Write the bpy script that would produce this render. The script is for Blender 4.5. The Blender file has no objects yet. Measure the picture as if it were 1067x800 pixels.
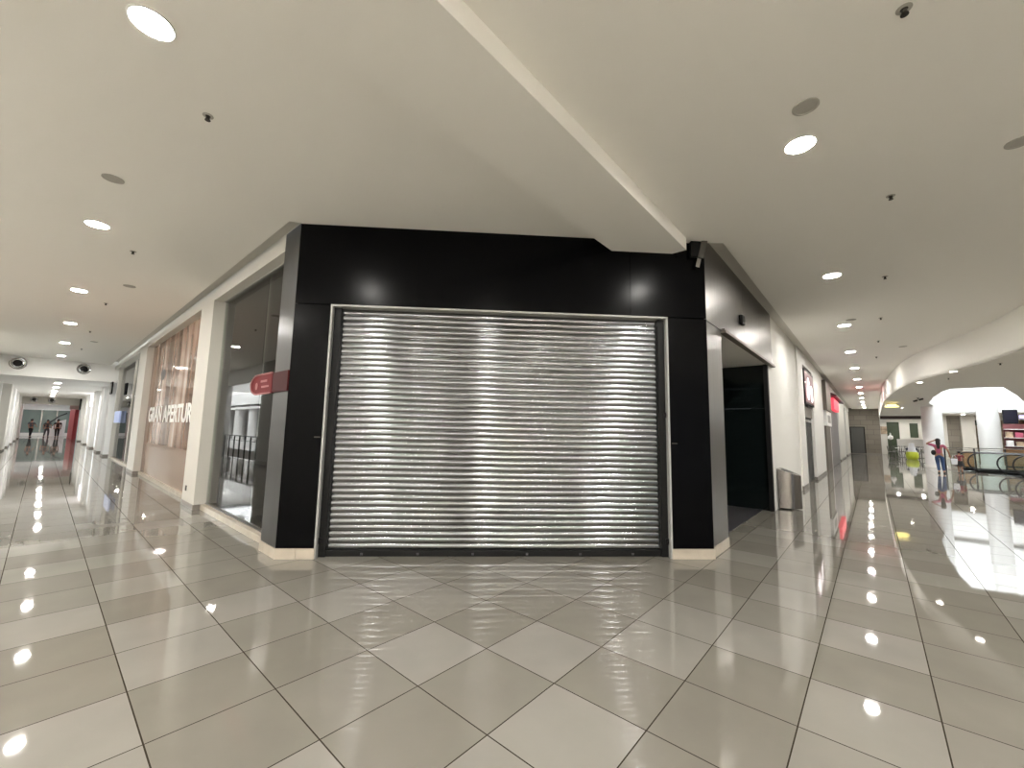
import bpy, bmesh, math, random
from math import pi, sin, cos, radians as R
from mathutils import Vector, Matrix, Euler
random.seed(7)
S = bpy.context.scene
COL = S.collection

# ------------------------------------------------------------------ materials
def mat(name, col=(.5, .5, .5), rough=.5, metal=0.0, emit=None, es=0.0, spec=.5, noise=0.0, nscale=8.0, bump=0.0, stretch=None):
    m = bpy.data.materials.new(name); m.use_nodes = True
    nt = m.node_tree; b = nt.nodes['Principled BSDF']
    b.inputs['Base Color'].default_value = (*col, 1)
    b.inputs['Roughness'].default_value = rough
    b.inputs['Metallic'].default_value = metal
    b.inputs['Specular IOR Level'].default_value = spec
    if emit:
        b.inputs['Emission Color'].default_value = (*emit, 1); b.inputs['Emission Strength'].default_value = es
    if noise or bump:
        tc = nt.nodes.new('ShaderNodeTexCoord'); mp = nt.nodes.new('ShaderNodeMapping')
        nt.links.new(tc.outputs['Object'], mp.inputs[0])
        if stretch: mp.inputs['Scale'].default_value = stretch
        n = nt.nodes.new('ShaderNodeTexNoise'); n.inputs['Scale'].default_value = nscale; n.inputs['Detail'].default_value = 5
        nt.links.new(mp.outputs[0], n.inputs['Vector'])
        if noise:
            r = nt.nodes.new('ShaderNodeValToRGB')
            r.color_ramp.elements[0].position = .3; r.color_ramp.elements[1].position = .7
            r.color_ramp.elements[0].color = (*[c*(1-noise) for c in col], 1)
            r.color_ramp.elements[1].color = (*[min(1, c*(1+noise)) for c in col], 1)
            nt.links.new(n.outputs['Fac'], r.inputs[0]); nt.links.new(r.outputs[0], b.inputs['Base Color'])
        if bump:
            bp = nt.nodes.new('ShaderNodeBump'); bp.inputs['Strength'].default_value = bump; bp.inputs['Distance'].default_value = .01
            nt.links.new(n.outputs['Fac'], bp.inputs['Height']); nt.links.new(bp.outputs[0], b.inputs['Normal'])
    return m

def glass_mat(name, tint=(.8, .85, .83), ior=1.6, boost=0.0):
    m = bpy.data.materials.new(name); m.use_nodes = True
    nt = m.node_tree; nt.nodes.clear()
    o = nt.nodes.new('ShaderNodeOutputMaterial'); mx = nt.nodes.new('ShaderNodeMixShader')
    t = nt.nodes.new('ShaderNodeBsdfTransparent'); t.inputs[0].default_value = (*tint, 1)
    g = nt.nodes.new('ShaderNodeBsdfGlossy'); g.inputs['Roughness'].default_value = .015
    f = nt.nodes.new('ShaderNodeFresnel'); f.inputs[0].default_value = ior
    a = nt.nodes.new('ShaderNodeMath'); a.operation = 'ADD'; a.use_clamp = True; a.inputs[1].default_value = boost
    nt.links.new(f.outputs[0], a.inputs[0]); nt.links.new(a.outputs[0], mx.inputs[0])
    nt.links.new(t.outputs[0], mx.inputs[1]); nt.links.new(g.outputs[0], mx.inputs[2]); nt.links.new(mx.outputs[0], o.inputs[0])
    return m

def floor_mat():
    m = bpy.data.materials.new('polished_tile'); m.use_nodes = True
    nt = m.node_tree; N = nt.nodes.new; Lk = nt.links.new; b = nt.nodes['Principled BSDF']
    at = N('ShaderNodeAttribute'); at.attribute_name = 'tone'
    tc = N('ShaderNodeTexCoord')
    n = N('ShaderNodeTexNoise'); n.inputs['Scale'].default_value = 1.7; n.inputs['Detail'].default_value = 6
    Lk(tc.outputs['Object'], n.inputs['Vector'])
    nz = N('ShaderNodeMapRange'); nz.inputs[1].default_value = .3; nz.inputs[2].default_value = .7; nz.inputs[3].default_value = .94; nz.inputs[4].default_value = 1.06
    Lk(n.outputs['Fac'], nz.inputs[0])
    ramp = N('ShaderNodeValToRGB')
    ramp.color_ramp.elements[0].color = (.190, .177, .148, 1); ramp.color_ramp.elements[1].color = (.268, .255, .228, 1)
    Lk(at.outputs['Fac'], ramp.inputs[0])
    mul = N('ShaderNodeMixRGB'); mul.blend_type = 'MULTIPLY'; mul.inputs[0].default_value = 1
    Lk(ramp.outputs[0], mul.inputs[1]); Lk(nz.outputs[0], mul.inputs[2])
    sep = N('ShaderNodeSeparateXYZ'); Lk(tc.outputs['Object'], sep.inputs[0])
    ds = []
    for ax in ('X', 'Y'):
        d = N('ShaderNodeMath'); d.operation = 'DIVIDE'; d.inputs[1].default_value = .6; Lk(sep.outputs[ax], d.inputs[0])
        pp = N('ShaderNodeMath'); pp.operation = 'PINGPONG'; pp.inputs[1].default_value = .5; Lk(d.outputs[0], pp.inputs[0])
        lt = N('ShaderNodeMath'); lt.operation = 'LESS_THAN'; lt.inputs[1].default_value = .006; Lk(pp.outputs[0], lt.inputs[0])
        ds.append(lt)
    mx = N('ShaderNodeMath'); mx.operation = 'MAXIMUM'; Lk(ds[0].outputs[0], mx.inputs[0]); Lk(ds[1].outputs[0], mx.inputs[1])
    mg = N('ShaderNodeMixRGB'); mg.inputs[2].default_value = (.035, .028, .020, 1)
    Lk(mx.outputs[0], mg.inputs[0]); Lk(mul.outputs[0], mg.inputs[1]); Lk(mg.outputs[0], b.inputs['Base Color'])
    rr = N('ShaderNodeMapRange'); rr.inputs[3].default_value = .035; rr.inputs[4].default_value = .5
    sl_ = N('ShaderNodeMapRange'); sl_.inputs[3].default_value = .5; sl_.inputs[4].default_value = .0
    Lk(mx.outputs[0], sl_.inputs[0]); Lk(sl_.outputs[0], b.inputs['Specular IOR Level'])
    Lk(mx.outputs[0], rr.inputs[0]); Lk(rr.outputs[0], b.inputs['Roughness'])
    b.inputs['IOR'].default_value = 1.56
    n2 = N('ShaderNodeTexNoise'); n2.inputs['Scale'].default_value = 3.5; n2.inputs['Detail'].default_value = 1
    Lk(tc.outputs['Object'], n2.inputs['Vector'])
    bp = N('ShaderNodeBump'); bp.inputs['Strength'].default_value = .006; bp.inputs['Distance'].default_value = .02
    Lk(n2.outputs['Fac'], bp.inputs['Height']); Lk(bp.outputs[0], b.inputs['Normal'])
    return m

def stone_mat(name, a, c, w=.6, h=.3):
    m = bpy.data.materials.new(name); m.use_nodes = True
    nt = m.node_tree; N = nt.nodes.new; Lk = nt.links.new; b = nt.nodes['Principled BSDF']
    tc = N('ShaderNodeTexCoord'); sp = N('ShaderNodeSeparateXYZ'); cb = N('ShaderNodeCombineXYZ')
    Lk(tc.outputs['Object'], sp.inputs[0]); Lk(sp.outputs['X'], cb.inputs[0]); Lk(sp.outputs['Z'], cb.inputs[1])
    br = N('ShaderNodeTexBrick'); br.inputs['Scale'].default_value = 1; br.inputs['Brick Width'].default_value = w; br.inputs['Row Height'].default_value = h
    br.inputs['Mortar Size'].default_value = .012; br.inputs['Color1'].default_value = (*a, 1); br.inputs['Color2'].default_value = (*c, 1); br.inputs['Mortar'].default_value = (*[x*.6 for x in a], 1)
    Lk(cb.outputs[0], br.inputs['Vector']); Lk(br.outputs[0], b.inputs['Base Color']); b.inputs['Roughness'].default_value = .7
    return m

def poster_mat():
    m = bpy.data.materials.new('printed_poster'); m.use_nodes = True
    nt = m.node_tree; N = nt.nodes.new; Lk = nt.links.new; b = nt.nodes['Principled BSDF']
    tc = N('ShaderNodeTexCoord'); mp = N('ShaderNodeMapping'); mp.inputs['Scale'].default_value = (1.9, 1, .20)
    Lk(tc.outputs['Object'], mp.inputs[0])
    n = N('ShaderNodeTexNoise'); n.inputs['Scale'].default_value = 1.1; n.inputs['Detail'].default_value = 4; Lk(mp.outputs[0], n.inputs['Vector'])
    r = N('ShaderNodeValToRGB'); e = r.color_ramp.elements
    e[0].position = .36; e[0].color = (.07, .034, .018, 1); e[1].position = .70; e[1].color = (.62, .52, .45, 1)
    x = e.new(.46); x.color = (.23, .125, .075, 1); x = e.new(.56); x.color = (.42, .29, .23, 1)
    Lk(n.outputs['Fac'], r.inputs[0]); Lk(r.outputs[0], b.inputs['Base Color']); b.inputs['Roughness'].default_value = .06; b.inputs['Specular IOR Level'].default_value = .22
    return m

M = dict(
    ceil=mat('ceiling_paint', (.92, .90, .85), .8),
    white=mat('white_plaster', (.90, .89, .86), .6),
    cream=mat('cream_plaster', (.66, .64, .59), .6),
    bright=mat('bright_white_paint', (.88, .88, .87), .6),
    greywall=mat('grey_plaster', (.42, .41, .39), .6),
    black=mat('black_cladding', (.002, .002, .0025), .22, spec=.10, noise=.2, nscale=3),
    blackgap=mat('black_joint', (.002, .002, .002), .8, spec=.1),
    blackmetal=mat('black_metal', (.006, .006, .006), .45, spec=.25),
    darksteel=mat('smoked_steel', (.115, .115, .12), .28, 1.0, noise=.08, nscale=2, stretch=(1, 1, .1)),
    steel=mat('brushed_steel', (.21, .20, .188), .34, 1.0, noise=.08, nscale=2, stretch=(20, 20, .3)),
    binsteel=mat('bin_steel', (.30, .28, .265), .2, 1.0),
    jambgrey=mat('jamb_paint', (.42, .42, .41), .5),
    chrome=mat('polished_steel', (.6, .6, .6), .15, 1.0),
    galv=mat('galvanised_slat', (.25, .255, .265), .15, 1.0, noise=.12, nscale=1.2, stretch=(2.0, 2.0, 9)),
    marble=mat('beige_marble', (.52, .46, .38), .25, noise=.1, nscale=4),
    baseboard=mat('taupe_skirting', (.22, .20, .18), .3),
    lamp=mat('lamp_lens', (1, 1, 1), .5, emit=(1, .965, .905), es=225),
    lampdim=mat('soffit_lamp_lens', (1, 1, 1), .5, emit=(1, .93, .80), es=22),
    ring=mat('white_trim_ring', (.8, .79, .76), .4),
    grille=mat('grey_grille', (.44, .42, .38), .7),
    nozzle=mat('dark_nozzle', (.05, .045, .04), .4, .6),
    glass=glass_mat('shop_glass', (.80, .84, .81), 1.5, .02),
    clear=glass_mat('clear_glass', (.95, .975, .965), 1.4),
    smoke=mat('smoked_glass', (.006, .009, .009), .09),
    red=mat('sign_red', (.13, .002, .006), .4, spec=.1),
    darkred=mat('sign_dark_red', (.05, .004, .006), .4, spec=.1),
    palered=mat('sign_edge', (.34, .16, .16), .5, spec=.1),
    letter=mat('white_lettering', (.86, .86, .84), .5),
    poster=poster_mat(),
    hair=mat('dark_hair', (.015, .011, .01), .5),
    brownwood=mat('brown_wood', (.36, .19, .09), .5, noise=.2, nscale=3, stretch=(1, 1, 8)),
    brownpanel=mat('taupe_panel', (.17, .145, .12), .5),
    stone=stone_mat('stone_cladding', (.21, .185, .15), (.25, .225, .19), .9, .45),
    greyshutter=mat('grey_shutter_paint', (.10, .10, .095), .7),
    darkshop=mat('dark_shop', (.035, .035, .03), .6, noise=.5, nscale=1.5),
    shopgreen=mat('green_black_panel', (.035, .05, .025), .6),
    greenglass=mat('grey_green_glass', (.20, .25, .23), .15, noise=.15, nscale=.6),
    redpanel=mat('red_panel', (.45, .05, .06), .5),
    redlit=mat('red_lit_sign', (.6, .05, .08), .5, emit=(1, .07, .11), es=.55),
    canopy=mat('dark_red_canopy', (.07, .02, .02), .5),
    lime=mat('lime_green', (.45, .52, .03), .4),
    yellow=mat('yellow_ring_lamp', (1, .9, .4), .4, emit=(1, .86, .30), es=1.1),
    skylight=mat('skylight_panel', (1, 1, 1), .5, emit=(.93, .97, 1), es=3.2), skylight2=mat('skylight_panel_west', (1, 1, 1), .5, emit=(.93, .97, 1), es=4.0),
    screen=mat('dark_blue_screen', (.012, .012, .03), .3, noise=.5, nscale=2),
    picture=mat('lightbox_picture', (.05, .012, .018), .3, emit=(.5, .06, .09), es=.12),
    picturewhite=mat('lightbox_white', (.8, .75, .75), .3, emit=(1, .93, .95), es=1.2),
    lilac=mat('lilac_sign', (.45, .40, .75), .4, emit=(.5, .45, .9), es=.7),
    bluegl=mat('pale_blue_sign', (.5, .6, .9), .4, emit=(.55, .62, 1), es=.06),
    rubber=mat('black_rubber', (.01, .011, .013), .35),
    skin=mat('skin', (.36, .19, .12), .5),
    pink=mat('pink_cotton', (.42, .09, .16), .8), maroon=mat('maroon_cotton', (.20, .035, .05), .8),
    jeans=mat('blue_denim', (.035, .07, .17), .8), blackcloth=mat('black_cloth', (.012, .011, .012), .8),
    greycloth=mat('grey_cloth', (.09, .09, .10), .8), whitecloth=mat('white_cloth', (.75, .76, .8), .6),
    chair=mat('grey_chair_metal', (.13, .125, .12), .35, .5), mesh=mat('red_goods', (.32, .08, .08), .6, noise=.6, nscale=5),
    beigegoods=mat('beige_goods', (.38, .29, .21), .6, noise=.5, nscale=4),
    mat_floor=mat('dark_entrance_stone', (.055, .054, .058), .28, noise=.15, nscale=6),
)
M['floor'] = floor_mat()

# ------------------------------------------------------------------ geometry helpers
class MB:
    def __init__(s): s.b = bmesh.new()
    def box(s, x0, x1, y0, y1, z0, z1):
        vs = [s.b.verts.new(p) for p in [(x0, y0, z0), (x1, y0, z0), (x1, y1, z0), (x0, y1, z0), (x0, y0, z1), (x1, y0, z1), (x1, y1, z1), (x0, y1, z1)]]
        for f in [(3, 2, 1, 0), (4, 5, 6, 7), (0, 1, 5, 4), (1, 2, 6, 5), (2, 3, 7, 6), (3, 0, 4, 7)]: s.b.faces.new([vs[i] for i in f])
        return s
    def prism(s, pts, z0, z1, axis='z'):
        def P(a, b, c):
            return {'z': (a, b, c), 'x': (c, a, b), 'y': (a, c, b)}[axis]
        lo = [s.b.verts.new(P(x, y, z0)) for x, y in pts]; hi = [s.b.verts.new(P(x, y, z1)) for x, y in pts]
        n = len(pts)
        s.b.faces.new(lo[::-1]); s.b.faces.new(hi)
        for i in range(n): s.b.faces.new([lo[i], lo[(i+1) % n], hi[(i+1) % n], hi[i]])
        return s
    def lathe(s, prof, seg=24, c=(0, 0, 0), rot=None):
        c = Vector(c); rings = []
        for r, z in prof:
            rg = []
            for k in range(seg):
                v = Vector((r*cos(2*pi*k/seg), r*sin(2*pi*k/seg), z))
                if rot is not None: v = rot @ v
                rg.append(s.b.verts.new(c+v))
            rings.append(rg)
        for a, b in zip(rings, rings[1:]):
            for k in range(seg): s.b.faces.new([a[k], a[(k+1) % seg], b[(k+1) % seg], b[k]])
        if prof[0][0] > 1e-6: s.b.faces.new(rings[0][::-1])
        if prof[-1][0] > 1e-6: s.b.faces.new(rings[-1])
        return s
    def tube(s, path, r, seg=8, closed=False):
        path = [Vector(p) for p in path]; n = len(path); rings = []
        up0 = None
        for i, p in enumerate(path):
            a = path[(i-1) % n] if (closed or i > 0) else p; b = path[(i+1) % n] if (closed or i < n-1) else p
            t = (b-a).normalized()
            u = Vector((0, 0, 1)) if abs(t.z) < .9 else Vector((1, 0, 0))
            if up0 is not None: u = up0
            x = t.cross(u)
            if x.length < 1e-4: x = t.cross(Vector((0, 1, 0)))
            x.normalize(); y = x.cross(t).normalized(); up0 = y
            rings.append([s.b.verts.new(p + x*r*cos(2*pi*k/seg) + y*r*sin(2*pi*k/seg)) for k in range(seg)])
        m = n if closed else n-1
        for i in range(m):
            a, b = rings[i], rings[(i+1) % n]
            for k in range(seg): s.b.faces.new([a[k], a[(k+1) % seg], b[(k+1) % seg], b[k]])
        if not closed: s.b.faces.new(rings[0][::-1]); s.b.faces.new(rings[-1])
        return s
    def ball(s, c, rx, ry=None, rz=None, seg=14):
        ry = ry or rx; rz = rz or rx
        r = bmesh.ops.create_uvsphere(s.b, u_segments=seg, v_segments=seg//2+1, radius=1)
        for v in r['verts']: v.co = Vector((v.co.x*rx+c[0], v.co.y*ry+c[1], v.co.z*rz+c[2]))
        return s
    def quad(s, *p): s.b.faces.new([s.b.verts.new(q) for q in p]); return s
    def xf(s, m):
        for v in s.b.verts: v.co = m @ v.co
        return s
    def build(s, name, m, parent=None, bevel=0, smooth=False, kind=None, loc=None):
        bmesh.ops.recalc_face_normals(s.b, faces=s.b.faces[:])
        me = bpy.data.meshes.new(name); s.b.to_mesh(me); s.b.free()
        me.materials.append(M[m] if isinstance(m, str) else m)
        if smooth:
            for p in me.polygons: p.use_smooth = True
            try: me.set_sharp_from_angle(angle=R(40))
            except Exception: pass
        o = bpy.data.objects.new(name, me); COL.objects.link(o)
        if parent: o.parent = parent
        if loc: o.location = loc
        if kind: o['kind'] = kind
        if bevel:
            md = o.modifiers.new('bevel', 'BEVEL'); md.width = bevel; md.segments = 2; md.limit_method = 'ANGLE'
        return o

def tag(o, label, cat, group=None):
    o['label'] = label; o['category'] = cat
    if group: o['group'] = group
    return o
def thing(name, label, cat, loc=(0, 0, 0), rz=0, group=None):
    o = bpy.data.objects.new(name, None); COL.objects.link(o); o.location = loc; o.rotation_euler = (0, 0, rz)
    return tag(o, label, cat, group)
def setting(name, loc=(0, 0, 0), rz=0):
    o = bpy.data.objects.new(name, None); COL.objects.link(o); o.location = loc; o.rotation_euler = (0, 0, rz); o['kind'] = 'structure'
    return o
def dup(root, loc, rz=None, label=None, group=None):
    r = root.copy(); COL.objects.link(r); r.location = loc
    if rz is not None: r.rotation_euler = (0, 0, rz)
    if label: r['label'] = label
    if group: r['group'] = group
    for ch in list(root.children):
        c = ch.copy(); COL.objects.link(c); c.parent = r
        for g in ch.children:
            d = g.copy(); COL.objects.link(d); d.parent = c
    return r
def W(name, m, *boxes, parent=None, bevel=0):
    b = MB()
    for x in boxes: b.box(*x)
    return b.build(name, m, parent, bevel, kind='structure' if parent is None else None)

H = 4.2          # main ceiling height
# ------------------------------------------------------------------ floor
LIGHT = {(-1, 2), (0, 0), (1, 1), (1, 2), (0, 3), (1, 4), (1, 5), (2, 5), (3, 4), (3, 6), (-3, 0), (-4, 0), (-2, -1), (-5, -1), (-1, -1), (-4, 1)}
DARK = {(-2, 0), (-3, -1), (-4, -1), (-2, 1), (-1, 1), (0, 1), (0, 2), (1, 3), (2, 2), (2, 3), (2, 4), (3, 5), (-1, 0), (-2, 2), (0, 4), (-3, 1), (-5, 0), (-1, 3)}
def floor_has(x, y):
    if -70 < x < -13: return -2.42 < y < 2.4
    if -13 <= x <= 9 and -4.9 < y < 2.4: return True
    if -6 < x <= 16.4 and 2.4 <= y < 6: return True
    return -1.3 < x <= 16.4 and 6 <= y < 54
bm = bmesh.new(); tones = []; vc = {}
def fv(i, j):
    if (i, j) not in vc: vc[i, j] = bm.verts.new((i*.6, j*.6, 0))
    return vc[i, j]
for i in range(-118, 28):
    for j in range(-9, 91):
        if floor_has(i*.6+.3, j*.6+.3):
            bm.faces.new([fv(i, j), fv(i+1, j), fv(i+1, j+1), fv(i, j+1)])
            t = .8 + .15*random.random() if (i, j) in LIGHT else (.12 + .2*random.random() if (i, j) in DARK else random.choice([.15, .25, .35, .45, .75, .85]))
            tones.append(t)
me = bpy.data.meshes.new('floor'); bm.to_mesh(me); bm.free()
a = me.attributes.new('tone', 'FLOAT', 'FACE')
for k, t in enumerate(tones): a.data[k].value = t
me.materials.append(M['floor'])
o = bpy.data.objects.new('floor', me); COL.objects.link(o); o['kind'] = 'structure'

# ------------------------------------------------------------------ ceilings
curve_ = [(9, .5), (7.2, 2.4), (5.7, 6), (5.05, 9), (4.56, 11.86), (4.33, 13.5), (4.02, 14.8), (3.69, 16.05), (3.37, 17.25), (3.08, 19.3), (2.9, 22), (2.75, 25.8), (2.7, 30), (2.7, 50.6)]
def smooth_path(P, n=5):
    out = []
    for i in range(len(P)-1):
        p0, p1, p2, p3 = P[max(i-1, 0)], P[i], P[i+1], P[min(i+2, len(P)-1)]
        for k in range(n):
            t = k/n
            out.append(tuple(.5*((2*b)+(-a+c)*t+(2*a-5*b+4*c-d)*t*t+(-a+3*b-3*c+d)*t**3) for a, b, c, d in zip(p0, p1, p2, p3)))
    return out+[P[-1]]
curve_ = smooth_path(curve_)
def filled(name, outer, holes, z0, z1, m):
    cu = bpy.data.curves.new(name, 'CURVE'); cu.dimensions = '2D'; cu.fill_mode = 'BOTH'; cu.extrude = (z1-z0)/2
    for poly in [outer]+holes:
        sp = cu.splines.new('POLY'); sp.points.add(len(poly)-1); sp.use_cyclic_u = True
        for p, q in zip(sp.points, poly): p.co = (q[0], q[1], 0, 1)
    t = bpy.data.objects.new(name+'_tmp', cu); COL.objects.link(t)
    bpy.context.view_layer.update()
    me = bpy.data.meshes.new_from_object(t.evaluated_get(bpy.context.evaluated_depsgraph_get()))
    bpy.data.objects.remove(t)
    me.materials.clear(); me.materials.append(M[m])
    o = bpy.data.objects.new(name, me); COL.objects.link(o); o.location.z = (z0+z1)/2; o['kind'] = 'structure'
    return o
main = [(-24.1, -2.42), (-12.9, -2.42), (-12.9, -4.95), (9, -4.95)] + curve_ + [(.80, 50.6), (.80, 5.47), (.42, 5.17), (-3.22, 1.53), (-3.3, 1.37), (-24.1, 1.37)]
filled('ceiling', main, [], H, H+.1, 'ceil')
# beam dropping from the ceiling onto the black front
W('beam', 'ceil', (-.33, .46, -4.9, 5.0, 4.03, H+.02))
# soffit beyond the curved bulkhead, with the atrium opening
hole = [(4.4, 20.6), (5.6, 20.8), (6.6, 25), (7.9, 31), (9.5, 38), (9.6, 41.5), (5.9, 41.5), (4.95, 33), (4.42, 29), (4.27, 25), (4.28, 22)]
soff = curve_[:-1] + [(2.7, 46.0), (16.4, 46.0), (16.4, .5)]
filled('ceiling.001', soff, [hole], 3.35, 3.42, 'ceil')
bm = bmesh.new(); rows = [(bm.verts.new((p[0], p[1], 3.35)), bm.verts.new((p[0], p[1], H))) for p in curve_]
for p, q in zip(rows, rows[1:]): bm.faces.new([p[0], q[0], q[1], p[1]])
b = MB(); b.b.free(); b.b = bm
bo = b.build('bulkhead_wall', 'ceil', smooth=True, kind='structure')
# atrium shaft walls and skylight
b = MB()
for p, q in zip(hole, hole[1:]+hole[:1]):
    b.quad((p[0], p[1], 3.38), (q[0], q[1], 3.38), (q[0], q[1], 5.05), (p[0], p[1], 5.05))
    b.quad((p[0], p[1], 5.35), (q[0], q[1], 5.35), (q[0], q[1], 9), (p[0], p[1], 9))
b.build('atrium_wall', 'bright', kind='structure')
b = MB()
for p, q in zip(hole, hole[1:]+hole[:1]):
    c = Vector((6.5, 31)); pp = (Vector(p)-c)*1.04+c; qq = (Vector(q)-c)*1.04+c
    b.quad((pp.x, pp.y, 5.0), (qq.x, qq.y, 5.0), (qq.x, qq.y, 5.4), (pp.x, pp.y, 5.4))
b.build('atrium_trim', 'greywall', kind='structure')
b = MB(); b.prism(hole, 9, 9.05); b.build('window_skylight', 'skylight', kind='structure')

# ------------------------------------------------------------------ front: black corner shopfront with the shutter
L0 = Vector((-3.235, 1.495, 0)); ANG = pi/4; WID = 5.41
front = setting('wall_front', L0, ANG)
# local: x along the front, y into the shop, z up
O0, O1, OT = .455, 4.86, 3.125
def part(name, m, *boxes, parent=front, bevel=0):
    b = MB()
    for x in boxes: b.box(*x)
    return b.build(name, m, parent, bevel)
part('backing', 'blackgap', (.02, O0-.03, .02, .3, .13, H), (O1+.03, WID-.02, .02, .3, .13, H), (O0-.04, O1+.04, .02, .3, OT+.04, H))
part('pier_panel', 'black', (0, O0-.012, 0, .02, .125, OT-.003)); part('pier_panel', 'black', (O1+.012, WID, 0, .02, .125, OT-.003))
part('header_panel', 'black', (0, 4.36, 0, .02, OT+.012, H-.005)); part('header_panel', 'black', (4.366, WID, 0, .02, OT+.012, H-.005))
part('plinth', 'marble', (-.01, .235, -.012, .3, 0, .122), (.238, O0-.002, -.012, .3, 0, .122)); part('plinth', 'marble', (O1+.002, WID+.01, -.012, .3, 0, .122))
part('jamb', 'jambgrey', (O0-.012, O0+.012, .002, .19, .0, OT+.012)); part('jamb', 'jambgrey', (O1-.012, O1+.012, .002, .19, 0, OT+.012))
part('lintel_trim', 'jambgrey', (O0-.012, O1+.012, .002, .19, OT-.012, OT+.012))
for x in (O0-.1, O1+.03):
    part('keyhole_plate', 'nozzle', (x, x+.07, -.006, .004, 1.44, 1.455))

sh = thing('roller_shutter', 'closed galvanised roller shutter with horizontal slats in the black corner shopfront', 'shutter', L0, ANG)
x0, x1 = O0+.012, O1-.012
def curtain():
    b = bmesh.new(); n = 41; z0 = .075; pitch = (OT-.012-z0)/n; rnd = random.Random(3); seg = 22
    prof = [(u_, d_*.74) for u_, d_ in [(0, .0), (.04, -.004), (.12, -.0085), (.25, -.0125), (.4, -.0145), (.55, -.0140), (.7, -.0115), (.82, -.0075), (.9, -.003), (.95, .002), (1, .002)]]
    for k in range(n):
        tilt = rnd.uniform(-.0022, .0022); rows = []
        ph = [rnd.uniform(0, 6.28) for _ in range(4)]
        for u, d in prof:
            row = []
            for s_ in range(seg+1):
                x = x0+.075 + (x1-x0-.15)*s_/seg
                wob = .0007*sin(x*2.1+ph[0]) + .0005*sin(x*5.3+ph[1]) + .0003*sin(x*9.7+ph[2])
                row.append(b.verts.new((x, .135 + d + (tilt+wob*3)*(u-.5), z0+(k+u)*pitch + wob*.8)))
            rows.append(row)
        for r0, r1 in zip(rows, rows[1:]):
            for s_ in range(seg): b.faces.new([r0[s_], r0[s_+1], r1[s_+1], r1[s_]])
    return b
cb = MB(); cb.b.free(); cb.b = curtain(); cb.build('slat_curtain', 'galv', sh, smooth=True)
for x in (x0, x1-.085):
    g = part('guide_rail', 'blackmetal', (x, x+.085, .075, .19, .0, OT-.012), parent=sh)
part('bottom_bar', 'blackmetal', (x0+.086, x1-.086, .09, .16, .004, .078), parent=sh)
for x, z, w in ((x0+.004, 2.02, .03), (x1-.034, 1.78, .035), (x0+.0, .16, .04), (x1-.04, .16, .04)):
    MB().box(x, x+w, .055, .076, z, z+.07).lathe([(.012, 0), (.012, .02), (.0, .02)], 10, (x+w/2, .055, z+.035), Matrix.Rotation(pi/2, 3, 'X')).build('side_lock', 'blackmetal', sh)
for k in range(6):
    MB().box(x0+.5+k*.68, x0+.53+k*.68, .082, .091, .02, .045).build('bolt_plate', 'darksteel', sh)
# backing behind the shutter: dark shop
W('wall_shop_inside', 'blackgap', (-3.0, -2.9, 2.3, 7, 0, H), parent=None)

# left return of the pier (smoked steel) and the first shop window
W('wall_pier_left', 'darksteel', (-3.74, -3.245, 1.495, 1.75, .122, H))
W('trim_1', 'marble', (-3.75, -3.24, 1.485, 1.75, 0, .12), (-7.27, -3.75, 1.60, 1.78, 0, .095))
win = setting('window_1', (0, 0, 0))
part('pane', 'glass', (-4.86, -3.75, 1.68, 1.69, .095, 3.99), parent=win); part('pane', 'glass', (-7.25, -4.868, 1.68, 1.69, .095, 3.99), parent=win)
part('bottom_channel', 'steel', (-7.27, -3.75, 1.67, 1.70, .09, .115), parent=win)
part('head_channel', 'greywall', (-7.27, -3.75, 1.66, 1.72, 3.97, 4.03), parent=win)
W('wall_shop_backing', mat('frosted_backing', (.34, .36, .335), .8), (-7.27, -3.75, 1.76, 1.80, .09, H))
# fascia and cornice along the left shops
b = MB(); b.box(-24.0, -3.745, 1.51, 1.72, 3.98, 4.13); b.build('wall_fascia_left', 'cream', kind='structure')
W('trim_cornice_left', 'cream', (-24.0, -3.3, 1.60, 1.75, 4.13, 4.40), (-24.0, -3.3, 1.36, 1.75, 4.36, 4.40))
def pilaster(name, xa, xb, ya, yb, z1, m='cream', bd=.09):
    p = setting(name)
    part('shaft', m, (xa, xb, ya, yb, 0, z1), parent=p)
    part('skirting', 'baseboard', (xa-.01, xb+.01, ya-.012, yb, 0, bd), parent=p)
    return p
pilaster('pillar', -8.25, -7.3, 1.5, 2.2, 3.99)
MB().box(-8.0, -7.93, 1.485, 1.5, .28, .38).build('socket_plate', 'nozzle', None)
tag(bpy.data.objects['socket_plate'], 'small dark socket plate low on the pillar between window and poster', 'socket')
pilaster('pillar', -16.4, -14.95, 1.5, 2.2, 3.99)
# poster window
w2 = setting('window_2')
part('pane', 'clear', (-14.95, -8.25, 1.70, 1.71, .09, 3.99), parent=w2)
part('bottom_channel', 'marble', (-14.95, -8.25, 1.62, 1.75, 0, .09), parent=w2)
po = thing('poster', 'large brown printed opening poster behind glass with white lettering along the left corridor', 'poster', (-11.6, 1.672, 0))
psheet = part('sheet', 'poster', (-3.35, 3.35, 0, .02, .09, 4.0), parent=po)
part('brown_border', mat('brown_border_print', (.20, .10, .06), .06, spec=.22), (-3.35, -2.75, -.004, .0, .09, 4.0), parent=po)
part('lower_band', mat('pale_print', (.37, .275, .215), .06, spec=.22), (-2.75, 3.35, -.004, .0, .09, 1.0), parent=po)
MB().ball((-1.35, -.004, 2.95), .34, .004, .16).build('printed_eye', mat('print_dark_brown', (.03, .018, .014), .5), psheet, smooth=True)
fc = bpy.data.curves.new('lettering', 'FONT'); fc.body = 'GRAN APERTURA'; fc.size = .62; fc.extrude = .002; fc.offset = .02; fc.space_character = 1.02
fo = bpy.data.objects.new('lettering', fc); COL.objects.link(fo); bpy.context.view_layer.update()
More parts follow.
